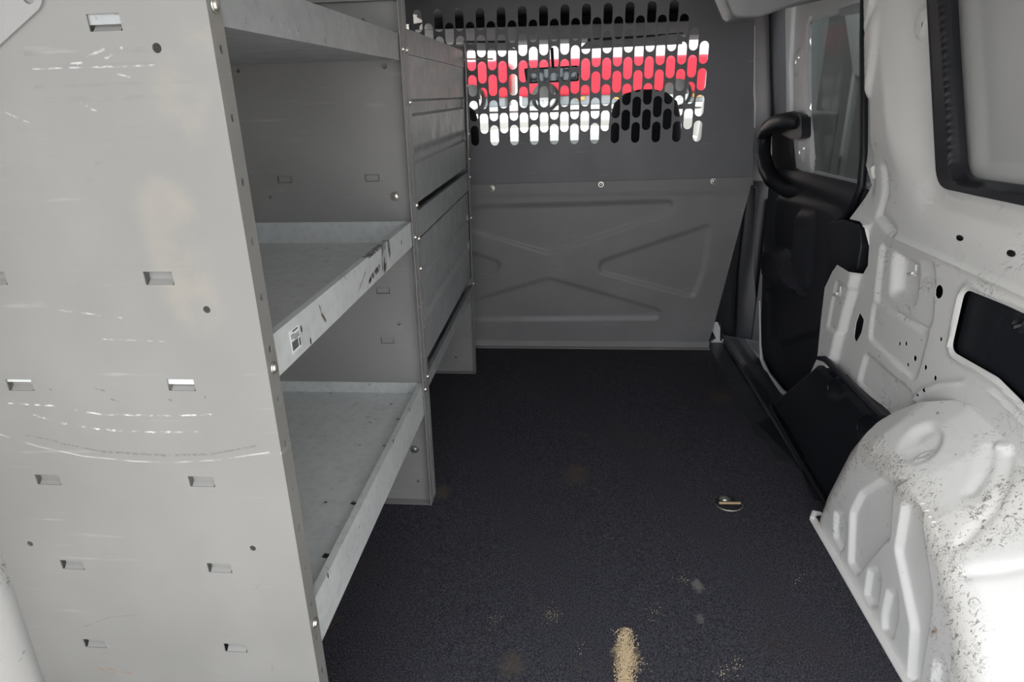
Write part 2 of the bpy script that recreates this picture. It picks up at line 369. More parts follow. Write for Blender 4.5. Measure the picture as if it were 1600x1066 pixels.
# ---- right side wall: one pressed panel x = f(y, z)
WX = .745
def W(*pts, X=WX): return [onx(px, py, X) for px, py in pts]
def xbase(P):
    y, z = P[:, 0], P[:, 1]
    x = np.full(len(P), WX)+.028*ss(z, .675, .83)-.07*np.clip(z-.85, 0, 1)**1.3
    yf, yr = 1.71+.3*(z-.8), 1.37+.5*(z-.82)     # pillar between side door and window: boxed inwards
    b = ss(y, yr+.05, yr+.19)*(1-ss(y, yf-.06, yf-.02))*ss(z, .70, .90)
    return x-.042*b
wout = [(.33, 0.0), (1.78, 0.0), (1.78, .20)]+W((1288, 560), (1294, 500), (1300, 450), (1312, 425), (1320, 414), (1338, 425), (1349, 428), (1356, 415), (1358, 385), (1357, 356), (1350, 346), (1338, 342), (1336, 330), (1347, 308), (1352, 290))
wout += [onx(px, py, X) for px, py, X in ((1349, 250, .770), (1350, 170, .770), (1351, 90, .768), (1352, 0, .765))]+[(1.84, 1.32), (.33, 1.32)]
win_o = rpoly([onx(1472, -120, .762), onx(1478, 290, .772), onx(1615, 318, .772), (.74, .83), (.74, 1.27)], [.03, .05, 0, .05, .05], 6)
cov_o = rpoly(W((1508, 451), (1575, 478), (1640, 508), (1650, 680), (1560, 590), (1486, 548)), [.022, .01, .02, .02, .01, .022], 5)
st1 = rpoly(W((1376, 378), (1420, 396), (1462, 408), (1456, 510), (1440, 523), (1366, 472)), [.02, .02, .04, .03, .015, .02])
st1i = rpoly(W((1390, 388), (1432, 412), (1424, 480), (1384, 462)), .02)
st2 = rpoly(W((1364, 470), (1357, 530), (1430, 598), (1452, 515)), .02)
st3 = rpoly(W((1352, 550), (1339, 598), (1392, 655), (1440, 650), (1420, 606)), .02)
st4 = rpoly(W((1318, 437), (1303, 512), (1322, 525), (1344, 455)), .012)
rib = W((1364, 350), (1357, 360), (1353, 400), (1343, 440), (1328, 490), (1308, 570), (1290, 640))
ribpoly = rib+[(2.2, .05), (2.2, .72)]
bosses = [((1374, 96), .030, .10, .745), ((1374, 2), .024, .07, .735), ((1372, 268), .012, .020, .765), ((1444, 35), .020, .03, .757)]
def wall_h(P):
    h = .008*ss(-sd(P, st1), -.003, .009)+.024*ss(-sd(P, st1i), -.004, .022)
    h += .006*ss(-sd(P, st2), -.002, .006)+.008*ss(-sd(P, st3), -.002, .008)+.005*ss(-sd(P, st4), -.002, .006)
    h -= .020*ss(-sd(P, ribpoly), -.004, .016)
    d = sd(P, cov_o); h -= .006*np.exp(-((d-.008)/.006)**2)
    d = sd(P, win_o); h -= .010*np.exp(-((d-.006)/.007)**2)-.006*ss(.05-d, 0, .03)*(d > 0)
    for (px, py), ry, rz, X in bosses:
        c = onx(px, py, X); q = np.sqrt(((P[:, 0]-c[0])/ry)**2+((P[:, 1]-c[1])/rz)**2); h -= .012*ss(1.25-q, 0, .5)
    h -= .004*np.exp(-((P[:, 1]-.672)/.006)**2)*(P[:, 0] < 1.52)          # crease under the belt
    e1 = W((1380, 262), (1379, 300), (1372, 335), (1395, 362)); h += .010*np.exp(-(dpath(P, e1)/.010)**2)
    arch = W((1418, 640), (1440, 612), (1470, 600), (1510, 597), (1550, 612), (1600, 660), (1640, 700)); h -= .006*np.exp(-(dpath(P, arch)/.006)**2)
    return h
hl = []
for px, py, r in [(1420, 419, .0105), (1467, 456, .014), (1454, 464, .0035), (1401, 537, .005), (1411, 537, .005), (1414, 570, .0045), (1425, 560, .0065), (1446, 574, .0055), (1461, 591, .0055), (1470, 530, .0045),
                  (1447, 609, .0055), (1437, 617, .0035), (1321, 474, .004), (1316, 475, .002), (1295, 552, .004), (1373, 557, .003)]:
    c = onx(px, py, WX); hl.append(circ(c, r))
for px, py in ((1500, 372), (1579, 396)):
    c = onx(px, py, .752); hl.append([(c[0]+a[0], c[1]+a[1]*1.0) for a in circ((0, 0), .013, 14, .0055)])
for px, py in ((1370, 15), (1370, 103), (1369, 130), (1369, 144), (1445, 38), (1466, 177), (1466, 254)):
    c = onx(px, py, .755); hl.append(circ(c, .0035, 8, .005))
kid = rpoly(W((1343, 488), (1350, 500), (1346, 520), (1338, 535), (1334, 528), (1337, 505)), .006, 3); hl.append(kid)
wall = sheet('wall_right', 'YZ', wout, [win_o, cov_o]+hl, M['white'], None, xbase, wall_h, .0055, .0015)
setp(wall, kind='structure')
# dark sheet standing for the unlit cavity behind the holes, and the outer skin
bk = MB(); bk.box((.80, .33, -.3), (.812, 1.80, .70)).build('cavity_shade', M['dark'], wall)
bk = MB(); bk.box((.855, .33, -.3), (.865, 1.72, 1.34)).build('outer_skin', M['white'], wall)
# bright spot-weld studs on the wall
for (px, py), (qx, qy), X in (((1428, 426), (1446, 427), .747), ((1311, 458), (1324, 459), .722)):
    a = onx(px, py, X); b = onx(qx, qy, X); m = MB(); m.ring([(X+.004, a[0], a[1]), (X-.022, (a[0]+b[0])/2, a[1]+.002), (X-.026, b[0], b[1])], [.004, .004, .003], 10)
    m.ring([(X+.004, a[0], a[1]-.008), (X+.001, a[0], a[1]+.018)], [.0025, .0025], 8); m.build('stud', M['white'], wall)
# black cover in the lower opening
cov_i = rpoly(W((1507, 449), (1575, 476), (1645, 506), (1655, 685), (1560, 594), (1484, 549)), .02, 5)
cc = onx(1585, 505, WX)
def covh(P):
    q = np.linalg.norm(P-np.array(cc), axis=1); p = W((1530, 560), (1555, 500), (1600, 475)); return -.006*ss(.02-q, 0, .006)+.008*ss(.009-q, 0, .003)-.0015*np.exp(-(dpath(P, p)/.002)**2)
cv = sheet('access_cover', 'YZ', cov_i, [], M['black'], None, WX+.011, covh, .006, .002)
setp(cv, 'black plastic access cover set into the white side wall above the wheel arch', 'cover')
# rear quarter window: gasket and pale blank pane
wn = thing('window_1', (.79, 1.0, .82), None, None); setp(wn, kind='structure')
ring_o = [tuple(p) for p in win_o]; cen = np.mean(win_o, axis=0)
win_i = rpoly([onx(1496, -120, .772), onx(1501, 277, .775), onx(1615, 293, .775), (.775, .866), (.775, 1.235)], [.03, .04, 0, .05, .05], 6)
def wx(p): return float(xbase(np.array([p]))[0])
sheet('window_gasket', 'YZ', [(cen[0]+(p[0]-cen[0])*1.045, cen[1]+(p[1]-cen[1])*1.015) for p in ring_o], [win_i], M['rubber'], wn, lambda P: xbase(P)+.002,
      lambda P: -.017*ss(sd(P, win_i), -.001, .012), .006, .014)
sheet('window_blank', 'YZ', [(cen[0]+(p[0]-cen[0])*1.06, cen[1]+(p[1]-cen[1])*1.05) for p in win_i], [], M['blank'], wn, lambda P: .800-.07*np.clip(P[:, 1]-.85, 0, 1)**1.3,
      lambda P: .006*ss(-sd(P, win_i), .01, .03), .012, .002)
# ---- wheel arch (pressed housing): x = f(y, z)
AY0, AY1 = .62, 1.335
top = [(1.345, -.02), (1.335, .0), (1.318, .078), (1.281, .173), (1.256, .235), (1.225, .285), (1.17, .312), (1.10, .322), (1.02, .318), (.94, .303), (.87, .27), (.80, .205), (.75, .14), (.70, .05), (.68, -.02)]
archp = top
fl = lambda *p: [onx(a, b, .617) for a, b in p]
em = [(fl((1412, 748), (1396, 765), (1391, 845), (1384, 846), (1340, 900), (1327, 880), (1330, 800), (1345, 770), (1380, 748)), .016, .007),
      (fl((1305, 800), (1318, 798), (1325, 820), (1322, 850), (1316, 862), (1304, 840)), .012, .006),
      (fl((1412, 785), (1425, 783), (1437, 800), (1458, 930), (1452, 980), (1436, 1070), (1420, 1066), (1425, 980), (1400, 860)), .016, .008),
      (fl((1358, 890), (1372, 886), (1378, 905), (1372, 950), (1362, 948), (1352, 930)), .012, .006),
      (fl((1388, 922), (1402, 922), (1405, 960), (1396, 1000), (1380, 985), (1380, 960)), .012, .006),
      (fl((1462, 1032), (1478, 1034), (1485, 1070), (1480, 1110), (1452, 1110)), .012, .007)]
em = [(rpoly(p, r*.6, 3), h) for p, r, h in em]
def arch_base(P):
    d = sd(P, archp); t = np.clip(d+.030, 0, None)
    return np.minimum(.615+np.where(t < .06, t*t/.12, t-.03)*1.12, .7445)
def A(*pts):
    out = []
    for px, py in pts:
        xs = np.linspace(.60, .76, 161); P = np.array([onx(px, py, x) for x in xs]); F_ = arch_base(P)
        k = np.argmax(xs >= F_-1e-6); out.append(tuple(P[k]))
    return out
def arch_x(P):
    d = sd(P, archp)                                    # >0 above the arch edge: the deck climbs outwards
    t = np.clip(d+.030, 0, None)
    x = .615+np.where(t < .06, t*t/.12, t-.03)*1.12
    x += .004*np.exp(-((P[:, 0]-.96)/.05)**2)*(d > .0)
    for p, h in em: x += h*1.6*ss(-sd(P, p), -.004, .008)
    # oval dish pressed into the deck with a drain hole
    c = np.array(A((1437, 692))[0]); u = P-c; ca, sa = math.cos(.25), math.sin(.25)
    q = np.sqrt(((u[:, 0]*ca+u[:, 1]*sa)/.050)**2+((-u[:, 0]*sa+u[:, 1]*ca)/.030)**2); x += .016*ss(1.1-q, 0, .7)
    c2 = np.array(A((1437, 712))[0]); q2 = np.linalg.norm(P-c2, axis=1); x -= .004*np.exp(-((q2-.007)/.003)**2)
    for pts, k in ((A((1466, 618), (1494, 612)), -.006), (A((1562, 696), (1600, 693)), -.008), (A((1570, 715), (1564, 765), (1548, 800), (1500, 850)), .006), (A((1545, 700), (1535, 740), (1515, 770)), .005), (A((1506, 900), (1560, 895), (1610, 885)), .004)):
        x += k*np.exp(-(dpath(P, pts)/.008)**2)
    return np.minimum(x, .7445+.0*x)
def wear(P):
    d = sd(P, archp); w = 1.0*np.exp(-((d+.012)/.022)**2)*(P[:, 1] > .06)
    w = np.maximum(w, .45*(d > .0)*np.exp(-(np.abs(P[:, 0]-.90)/.05)**2)); w = np.maximum(w, .75*np.exp(-(dpath(P, [(1.335, .02), (1.28, .17), (1.23, .27)])/.02)**2))
    for a in [(1.235, .25), (1.16, .30), (1.0, .31)]: w = np.maximum(w, np.exp(-((np.linalg.norm(P-np.array(a), axis=1))/.03)**2))
    return w
ao = [(.67, -.003), (1.337, -.003), (1.328, .05), (1.296, .165), (1.275, .25), (1.262, .30), (1.245, .36), (1.22, .40), (1.17, .437), (1.08, .465), (.98, .478), (.86, .45), (.75, .38), (.66, .25), (.62, .10), (.60, -.003)]
ao = [(.60, -.003), (1.337, -.003), (1.328, .05), (1.300, .165), (1.282, .25), (1.268, .30), (1.245, .355), (1.21, .395), (1.15, .43), (1.08, .45), (.98, .455), (.86, .44), (.75, .37), (.66, .25), (.62, .10)]
wa = sheet('wheel_arch', 'YZ', ao, [], M['whitew'], wall, arch_x, None, .0027, .0015, attrs={'wear': wear, 'rust': lambda P: np.exp(-(np.hypot(P[:, 0]-1.325, P[:, 1]-.0)/.022)**2)+np.exp(-(dseg(P, onx(1456, 990, .62), onx(1468, 984, .62))/.004)**2)+.6*np.exp(-(P[:, 1]/.004)**2)*(P[:, 0] > 1.0)})
# floor flange of the arch
m = MB(); m.prism([(.600, 1.338, .0005), (.618, 1.345, .0005), (.618, .45, .0005), (.606, .45, .0005)], (0, 0, .003)); m.build('arch_flange', M['whitew'], wall)
m = MB(); m.ring([(.606, 1.338, .006), (.615, 1.352, .010), (.632, 1.354, .008)], [.006, .008, .005], 10); m.build('sealant', M['white'], wall)

# ---- left wall, roof, rear frame
m = MB(); m.box((-.835, .33, -.02), (-.815, 2.62, 1.36)); wl = m.build('wall_left', M['whitew']); setp(wl, kind='structure')
m = MB()
for k in range(4): m.box((-.815, .90+k*.5, 0), (-.80, .98+k*.5, 1.30))
m.build('wall_post', M['white'], wl)
wb = MB(); wb.box((-.815, .33, 0), (-.798, .80, 1.3)); wb.build('rear_post', M['whitew'], wl, bev=.004)
def roof_h(P): return .05*(1-((P[:, 0])/.85)**2)-.006*np.exp(-((P[:, 1] % .42-.21)/.02)**2)
rf = sheet('ceiling', 'XY', [(-.84, .33), (.84, .33), (.84, 4.0), (-.84, 4.0)], [], M['white'], None, 1.33, roof_h, .05, .02); setp(rf, kind='structure')
# roof bow over the partition, seen at the top right
p = [(-.80, 1.26), (.30, 1.255), (.40, 1.235), (.436, 1.19), (.452, 1.178), (.52, 1.178), (.60, 1.20), (.80, 1.215), (.80, 1.34), (-.80, 1.34)]
m = MB(); m.prism([(x, 1.96, z) for x, z in [(-.80, 1.30), (.36, 1.30), (.405, 1.25), (.440, 1.185), (.455, 1.178), (.515, 1.178), (.60, 1.205), (.79, 1.24), (.79, 1.35), (-.80, 1.35)]], (0, .12, 0)); m.build('roof_bow', M['bow'], rf, bev=.008)

# ================================================================= PARTITION
PY = 2.47
pt = thing('partition', (.1, PY, 0), 'grey steel partition with a slotted window and cross-pressed lower panel behind the load floor', 'partition')
sl = []
for i in range(0, 30):
    cx = .469-.0375*i
    for k in range(6):
        z = .857+.0877*k+(.0439 if i % 2 else 0)
        if z > (1.13, 1.17, 1.215)[i] if i < 3 else z > 1.262: continue
        sl.append(slot((cx, z), .0312, .0735))
pr = lambda *pp: [ony(a, b, PY) for a, b in pp]
sheet('upper_panel', 'XZ', [(-.79, .66), (.69, .66), (.684, .70)]+pr((1177, 150), (1179, 20))+[(.60, 1.345), (-.79, 1.345)], sl, M['part'], pt, PY, None, None, .0015, smooth=30)
lp = [(-.79, .003), ony(1105, 538, PY), ony(1113, 516, PY), ony(1174, 285, PY), (.685, .690), (-.79, .672)]
X1 = rpoly(pr((560, 325), (1052, 314), (1048, 332), (860, 396), (620, 330)), [.0, .02, .03, .0, 0]); X2 = rpoly(pr((936, 409), (1110, 350), (1100, 420), (1084, 464), (936, 425)), [.03, .02, 0, .02, .03])
X3 = rpoly(pr((560, 500), (858, 434), (1032, 486), (1028, 498), (560, 500)), [0, 0, .02, .012, 0]); X4 = rpoly(pr((560, 380), (735, 394), (782, 409), (778, 424), (740, 436), (560, 450)), [0, .02, .03, .03, 0, 0])
X1 = rpoly(pr((640, 326), (1052, 314), (1048, 332), (858, 396), (700, 350)), [.0, .02, .03, .01, 0]); X3 = rpoly(pr((700, 480), (858, 434), (1032, 484), (1028, 497), (700, 500)), [0, .01, .02, .012, 0])
def lph(P):
    h = np.zeros(len(P))
    for q in (X1, X2, X3, X4): h += .0065*ss(-sd(P, q), -.006, .008)
    h -= .0015*ss(P[:, 1], .632, .634); return h
sheet('lower_panel', 'XZ', lp, [], M['partl'], pt, PY-.004, lph, .0075, .0015)
m = MB(); m.box((-.79, PY-.030, .0012), (.583, PY-.0045, .004)); m.box((-.79, PY-.0075, .0015), (.583, PY-.0045, .03)); m.build('base_flange', M['upright'], pt)
for px, py in ((769, 294), (939, 288), (1114, 283)):
    x, z = ony(px, py, PY); screw((x, PY-.005, z), (0, -1, 0), .008, .008).build('bolt', M['zinc'], pt)

# ================================================================= SHELVING
UD = .0016
def xf(z): return -.352+.017*z
def tab(x, z): return rect(x-.0165, x+.0165, z-.0075, z+.0075)
def end_panel(Y, unit, mat, depth, ztop, fdir, bolts, holes, tabs, name='end_panel', deep=False):
    out = [(xf(0)-.002, 0.002), (xf(ztop)-.002, ztop), (depth, ztop), (depth, .35), (depth-.012, .2), (depth-.012, .002)]
    if deep: out = [(xf(0)-.002, .002), (xf(ztop)-.002, ztop), (depth, ztop), (depth, .45), (depth-.015, .2), (depth-.03, .002)]
    hs = [tab(x, z) for x, z in tabs]+[circ(c, r) for c, r in holes]
    p = sheet(name, 'XZ', out, hs, mat, unit, Y, None, None, UD, smooth=30)
    # front flange with punched holes, foot flange and the bent tongues behind each window
    fo_ = [(Y, .002), (Y, ztop), (Y+fdir*.026, ztop-.0), (Y+fdir*.026, .002)]
    fh = [circ((Y+fdir*.014, z), .0035, 10, .0045) for z in np.arange(.11, ztop-.03, .0625) if min([abs(z-b) for b in bolts]+[9]) > .02]
    sheet('front_flange', 'YZ', fo_, fh, mat, p, lambda P: xf(P[:, 1])-.002, None, None, UD, smooth=30)
    m = MB(); m.box((depth, Y, .0012), (xf(0)-.004, Y+.020*(fdir), .0035) if fdir > 0 else (xf(0)-.004, Y+UD, .0035))
    m = MB(); y0, y1 = sorted((Y, Y-.022 if fdir < 0 else Y+.022)); m.box((depth, y0, .0012), (xf(0)-.004, y1, .0032)); m.build('foot_flange', mat, p)
    for x, z in tabs:
        g = MB(); d = .005 if deep else .0022
        a_ = .0140; e_ = .0 if deep else .0012; g.add([(x-a_, Y+UD*.6, z-.0075+e_), (x+a_, Y+UD*.6, z-.0075+e_), (x+a_, Y+d+.001, z-.002), (x-a_, Y+d+.001, z-.002), (x+a_, Y+d+.001, z+.0062), (x-a_, Y+d+.001, z+.0062)], [(0, 1, 2, 3), (3, 2, 4, 5)])
        g.prism([(x-.0165, Y+d+.0012, z-.009), (x+.0165, Y+d+.0012, z-.009), (x+.0165, Y+d+.0012, z+.0085), (x-.0165, Y+d+.0012, z+.0085)], (0, .0006, 0)) if False else None
        g.build('slot_tab', mat, p, smooth=0)
    for z in bolts: screw((xf(z)+.0004, Y+fdir*.013, z), (1, 0, 0), .0052, .0045).build('bolt', M['zinc'], p)
    return p
def shelf(unit, y0, y1, zd, h, xb, mat, name='shelf', holes=(), hem=True, lipx=.0045):
    """pressed tray: deck, front lip with a folded hem, side and back flanges"""
    xl = xf(zd)-lipx
    d = sheet(name, 'XY', [(xb, y0), (xl, y0), (xl, y1), (xb, y1)], holes, mat, unit, zd, None, None, -UD, smooth=30)
    g = MB(); g.prism([(xl, y0, zd-.004), (xf(zd+h)-lipx, y0, zd+h), (xf(zd+h)-lipx-.002, y0, zd+h+.0005), (xl-.002, y0, zd-.004)], (0, y1-y0, 0))
    if hem:
        xt = xf(zd+h)-lipx; g.prism([(xt, y0, zd+h), (xt, y0, zd+h+.0025), (xt-.013, y0, zd+h+.0005), (xt-.014, y0, zd+h-.010), (xt-.012, y0, zd+h-.010), (xt-.0115, y0, zd+h-.002)], (0, y1-y0, 0))
    g.build('front_lip', mat, d)
    g = MB(); g.box((xb, y0, zd), (xl-.015, y0+.0015, zd+h)); g.box((xb, y1-.0015, zd), (xl-.015, y1, zd+h)); g.box((xb, y0, zd), (xb+.0015, y1, zd+h)); g.build('side_flange', mat, d)
    return d
U2Y, U3Y = 1.37, 2.20
unit1 = thing('shelving_unit', (-.54, U1Y, 0), 'open grey metal shelving unit with three galvanised shelves, nearest the rear of the van', 'shelving')
u1t = [ony(px, py, U1Y) for px, py in ((163, 35), (248, 435), (31, 602), (283, 602), (75, 750), (315, 753), (113, 883), (343, 888), (148, 1006), (368, 1013), (-12, 435))]
u1h = [(ony(245, 75, U1Y), .0046), (ony(323, 484, U1Y), .0042), (ony(47, 850, U1Y), .0042), (ony(395, 857, U1Y), .0042)]
p1_parent = thing('x', (0, 0, 0), None, None); bpy.data.objects.remove(p1_parent)
def u1_sheet():
    return end_panel(U1Y, unit1, M['panel'], -.765, 1.19, 1, [.712, .325, 1.085], u1h, u1t, deep=True)
P1 = u1_sheet()
# the marks in this material are laid out from the panel's own centre line
P1.data.transform(Matrix.Translation((.02, 0, 0))); P1.location.x = -.02
for c in P1.children: c.location.x = .02
# raised stiffener plate at the top
pl = rpoly([ony(69, -20, U1Y), ony(69, 10, U1Y), ony(0, 73, U1Y), (-.60, 1.02), (-.70, 1.02), (-.70, 1.16), (-.50, 1.16)], [0, .01, 0, .01, .01, .01, .01])
sheet('stiffener_plate', 'XZ', pl, [circ(ony(47, -4, U1Y), .006)], M['upright'], P1, U1Y-.0025, None, None, .0025)
u2t = [(-.626, .838), (-.428, .838), (-.430, .582), (-.432, .457), (-.628, .582), (-.628, .457)]
P2 = end_panel(U2Y, unit1, M['upright'], -.722, 1.185, -1, [1.09, .71, .335], [((-.378, 1.06), .0055), ((-.69, 1.06), .004), ((-.665, .80), .003), ((-.40, .50), .0045), ((-.39, .06), .004), ((-.412, 1.145), .004), ((-.60, .62), .0025)], u2t)
for (px, py), r in (((618, 307), .008), ((648, 702), .0085)):
    x, z = ony(px, py, U2Y); screw((x, U2Y-.0005, z), (0, -1, 0), r, .006).build('washer_bolt', M['zinc'], P2)
m = MB(); m.box((-.722, U2Y-.018, .38), (-.7205, U2Y, 1.07)); m.build('rear_flange', M['upright'], P2)
m = MB(); m.box((-.722, U2Y-.014, 1.178), (xf(1.18)-.004, U2Y+.0005, 1.186)); m.build('top_rim', M['upright'], P2)
y0, y1 = U1Y+UD+.0005, U2Y-.0005
dh = [[(x+a, y+b) for a, b in ((-.006, -.003), (.004, -.007), (.008, .004), (-.004, .007))] for x, y in ((-.385, .78), (-.385, .92), (-.382, 1.12), (-.384, 1.235))]+[circ((-.437, y), .0035) for y in (.70, .92, 1.12, 1.235)]+[circ((-.71, 1.30), .006, 8), circ((-.42, 1.31), .004)]
shelf(unit1, y0, y1, 1.073, .043, -.70, M['shelf2'])
s2 = shelf(unit1, y0, y1, .696, .047, -.715, M['shelf'], holes=[circ((-.70, 1.31), .003)])
s3 = shelf(unit1, y0, y1, .318, .028, -.715, M['shelf'], holes=dh)
# lower skirt of the bottom shelf lip, and dark inlays painting the shade inside the lip slots
for s_, z0, z1 in ((s3, .268, .3145),):
    g = MB(); g.prism([(xf(z0)-.0045, y0, z0), (xf(z1)-.0045, y0, z1), (xf(z1)-.0065, y0, z1), (xf(z0)-.0065, y0, z0)], (0, y1-y0, 0)); g.build('lip_skirt', M['shelf'], s_)
def lip_slot_shades(par, pts, X=-.343):
    for px, py in pts:
        y, z = onx(px, py, X); g = MB(); xx = xf(z)-.0040; g.prism([(xx, y+.0018*math.cos(t), z+.005*math.sin(t)) for t in np.linspace(0, 2*math.pi, 11)[:-1]], (-.0004, 0, 0)); g.build('slot_shade', M['dark'], par, smooth=0)
lip_slot_shades(s2, [(472, 514), (628, 379), (487, 533)])
lip_slot_shades(s3, [(520, 900), (645, 640), (620, 690)])
# bar-code sticker on the middle shelf lip
ya, za = onx(449, 519, -.346); yb, zb = onx(467, 541, -.346)
stk = MB(); X = xf(.715)-.0042; yb = max(ya+.028, yb); stk.prism([(X, ya, za), (X, yb, za), (X, yb, za-.030), (X, ya, za-.030)], (.0006, 0, 0)); so = stk.build('sticker', M['paper'], s2, smooth=0); so['label'] = 'small white bar-code sticker'
g = MB(); x2 = X+.0007; w = yb-ya
for k, (a, b, c, d) in enumerate([(.30, .85, .06, .12), (.08, .45, .20, .235), (.08, .95, .27, .30), (.08, .9, .34, .37), (.35, .95, .41, .45), (.82, .94, .55, .9)]): g.box((x2-.0003, ya+a*w, za-.03*d), (x2+.0001, ya+b*w, za-.03*c))
for a, b in ((.08, .12), (.14, .20), (.22, .24), (.27, .36), (.38, .42), (.45, .52), (.54, .58), (.61, .70)): g.box((x2-.0003, ya+a*w, za-.0265), (x2+.0001, ya+b*w, za-.0150))
g.build('printed_bars', M['ink'], so, smooth=0)

unit2 = thing('shelving_unit', (-.54, U2Y+.006, 0), 'grey shelving unit closed by ribbed drop-down doors, against the partition', 'shelving')
P3 = end_panel(U2Y+.006, unit2, M['upright'], -.722, 1.183, 1, [1.09, .99, .775, .70, .63, .355], [], [])
P4 = end_panel(U3Y, unit2, M['upright'], -.722, 1.152, -1, [1.03, .88, .80, .74, .60, .36], [((-.385, 1.128), .004), ((-.44, 1.128), .003), ((-.385, .15), .004), ((-.43, .06), .003)], [])
m = MB(); m.box((-.722, U3Y-.010, 1.146), (xf(1.15)-.004, U3Y+.0005, 1.153)); m.build('top_rim', M['upright'], P4)
a0, a1 = U2Y+.008, U3Y-.0005
t1 = shelf(unit2, a0, a1, 1.088, .042, -.715, M['shelf2']); shelf(unit2, a0, a1, .700, .055, -.715, M['shelf2']); shelf(unit2, a0, a1, .318, .030, -.715, M['shelf2'])
def drop_door(z0, z1, ribs):
    def h(P):
        w = np.zeros(len(P))
        for ra, rb in ribs: w -= .008*ss(P[:, 1], ra-.001, ra+.001)*(1-ss(P[:, 1], rb-.001, rb+.001))*ss(P[:, 0], a0+.020, a0+.024)*(1-ss(P[:, 0], a1-.03, a1-.026))
        return w+.002*np.exp(-((P[:, 1]-z1)/.006)**2)
    vs = sorted({z0, z1} | {r for q in ribs for r in (q[0]-.0011, q[0]+.0011, q[1]-.0011, q[1]+.0011)})
    d = sheet('drop_door', 'YZ', rect(a0+.001, a1-.001, z0, z1), [], M['shelf2'], unit2, lambda P: xf(P[:, 1])-.0075, h, .0035 if False else .006, -.0012)
    return d
drop_door(.774, 1.083, [(.965, .992), (.862, .888)])
drop_door(.386, .692, [(.592, .616), (.494, .520)])
m = MB(); m.ring([(xf(1.11)-.006, 2.155, 1.108), (xf(1.11)+.09, 2.17, 1.106)], [.0022, .0022], 8); m.ring([(xf(1.11)-.004, 2.155, 1.108), (xf(1.11)+.004, 2.156, 1.108)], [.006, .006], 8); m.build('long_screw', M['zinc'], t1)

# ================================================================= TIE-DOWN RING, SAND
tx, ty = onz(1138, 789)
td = thing('tie_down_ring', (tx, ty, 0), 'worn steel tie-down ring bolted through the dark load mat', 'tie-down ring')
m = MB(); m.prism([(tx+a, ty+b, .002) for a, b in rpoly([(-.028, -.012), (-.028, .020), (-.012, .034), (.014, .032), (.026, .004), (.024, -.012)], .006)], (0, 0, .003)); m.build('plate', M['dark'], td)
screw((tx-.006, ty+.016, .005), (0, 0, 1), .011, .006).build('bolt', M['zinc'], td)
m = MB(); m.ring([(tx-.026, ty-.006, .009), (tx+.028, ty-.004, .009)], .0042, 12); m.build('hinge_bar', M['rust'], td)
pts = [(tx+.033*math.cos(a), ty-.008+.026*math.sin(a), .006) for a in np.linspace(math.pi*.98, math.pi*2.03, 24)]
m = MB(); m.ring(pts, .0022, 10); m.build('ring', M['steel'], td)
g = MB()
sx, sy = onz(978, 1025)
for k in range(2600):
    t = random.random(); px = 978+random.gauss(0, 9)*(1-.4*t)+8*(t-.5)*math.sin(t*6); py = 982+92*random.random()**.8
    if abs(px-978) > 20 and random.random() < .7: continue
    x, y = onz(px, py); r = random.uniform(.0005, .0013); z = random.uniform(0, .0012)+.0012
    g.add([(x-r, y-r, z), (x+r, y-r*.7, z), (x, y+r, z), (x+r*.2, y, z+r*1.5)], [(0, 1, 3), (1, 2, 3), (2, 0, 3), (0, 2, 1)])
so = g.build('sand', M['grain'], None, smooth=0, org=(sx, sy, 0)); setp(so, 'small streak of pale sand spilled on the dark load mat', 'sand', kind='stuff')
g = MB()
for px, py, q in ((1070, 905, 20), (905, 1010, 8), (1020, 962, 25), (1128, 1050, 25), (770, 970, 20), (1000, 1040, 40), (860, 960, 50), (1250, 905, 10), (955, 835, 5), (1110, 780, 5), (1150, 1040, 30)):
    for k in range(q):
        x, y = onz(px+random.gauss(0, 7), py+random.gauss(0, 7)); r = random.uniform(.0005, .0011)
        g.add([(x-r, y-r, .0012), (x+r, y-r*.7, .0012), (x, y+r, .0012), (x+r*.2, y, .0012+r)], [(0, 1, 3), (1, 2, 3), (2, 0, 3), (0, 2, 1)])
so = g.build('grit', M['grain'], None, smooth=0, org=(.2, .9, 0)); setp(so, 'loose pale grit scattered over the dark load mat', 'grit', kind='stuff')

# ================================================================= SIDE DOOR AND STEP TRIM
# black moulded cover below the white wall
bt = [(1.955, .003), (1.90, .075), (1.80, .20), (1.745, .262), (1.70, .283), (1.60, .286), (1.31, .286), (1.352, .003)]
HK = [((1294, 618), (1292, 600), (1304, 590), (1330, 588), (1330, 612), (1306, 625)), ((1340, 682), (1338, 660), (1352, 648), (1392, 646), (1392, 672), (1352, 692))]
def bth(P):
    x = .672+.045*ss(P[:, 1], 0, .26)
    for pts in HK:
        x = x+.009*ss(-sd(P, rpoly([onx(a, b, .712) for a, b in pts], .012)), -.002, .016)
    x += .018*ss(P[:, 1], .255, .286)
    x += .03*(1-ss(-sd(P, bt), 0, .03))*(P[:, 0] > 1.6)
    return x
sb = thing('step_trim', (.70, 1.65, 0), 'black moulded plastic trim box in front of the white side wall, beyond the wheel arch', 'plastic trim')
sheet('face', 'YZ', bt, [], M['black'], sb, bth, None, .008, .003)
for pts in HK:
    q = [onx(a, b, .710) for a, b in pts[:4]]; m = MB(); m.ring([(.711, *rp) for rp in rpoly(q, .02, 5)[6:-6]] if len(q) > 3 else [(.711, a, b) for a, b in q], .0022, 8); m.build('hook_rim', M['black'], sb)
m = MB(); m.ring([(.722, 1.735, .268), (.724, 1.69, .284), (.724, 1.34, .286)], [.006, .009, .009], 12); m.build('top_edge', M['trim'], sb)
m = MB(); m.prism([(.715, 1.70, .284), (.742, 1.735, .272), (.742, 1.34, .292), (.715, 1.33, .287)], (0, 0, -.004)); m.build('top_ledge', M['black'], sb)
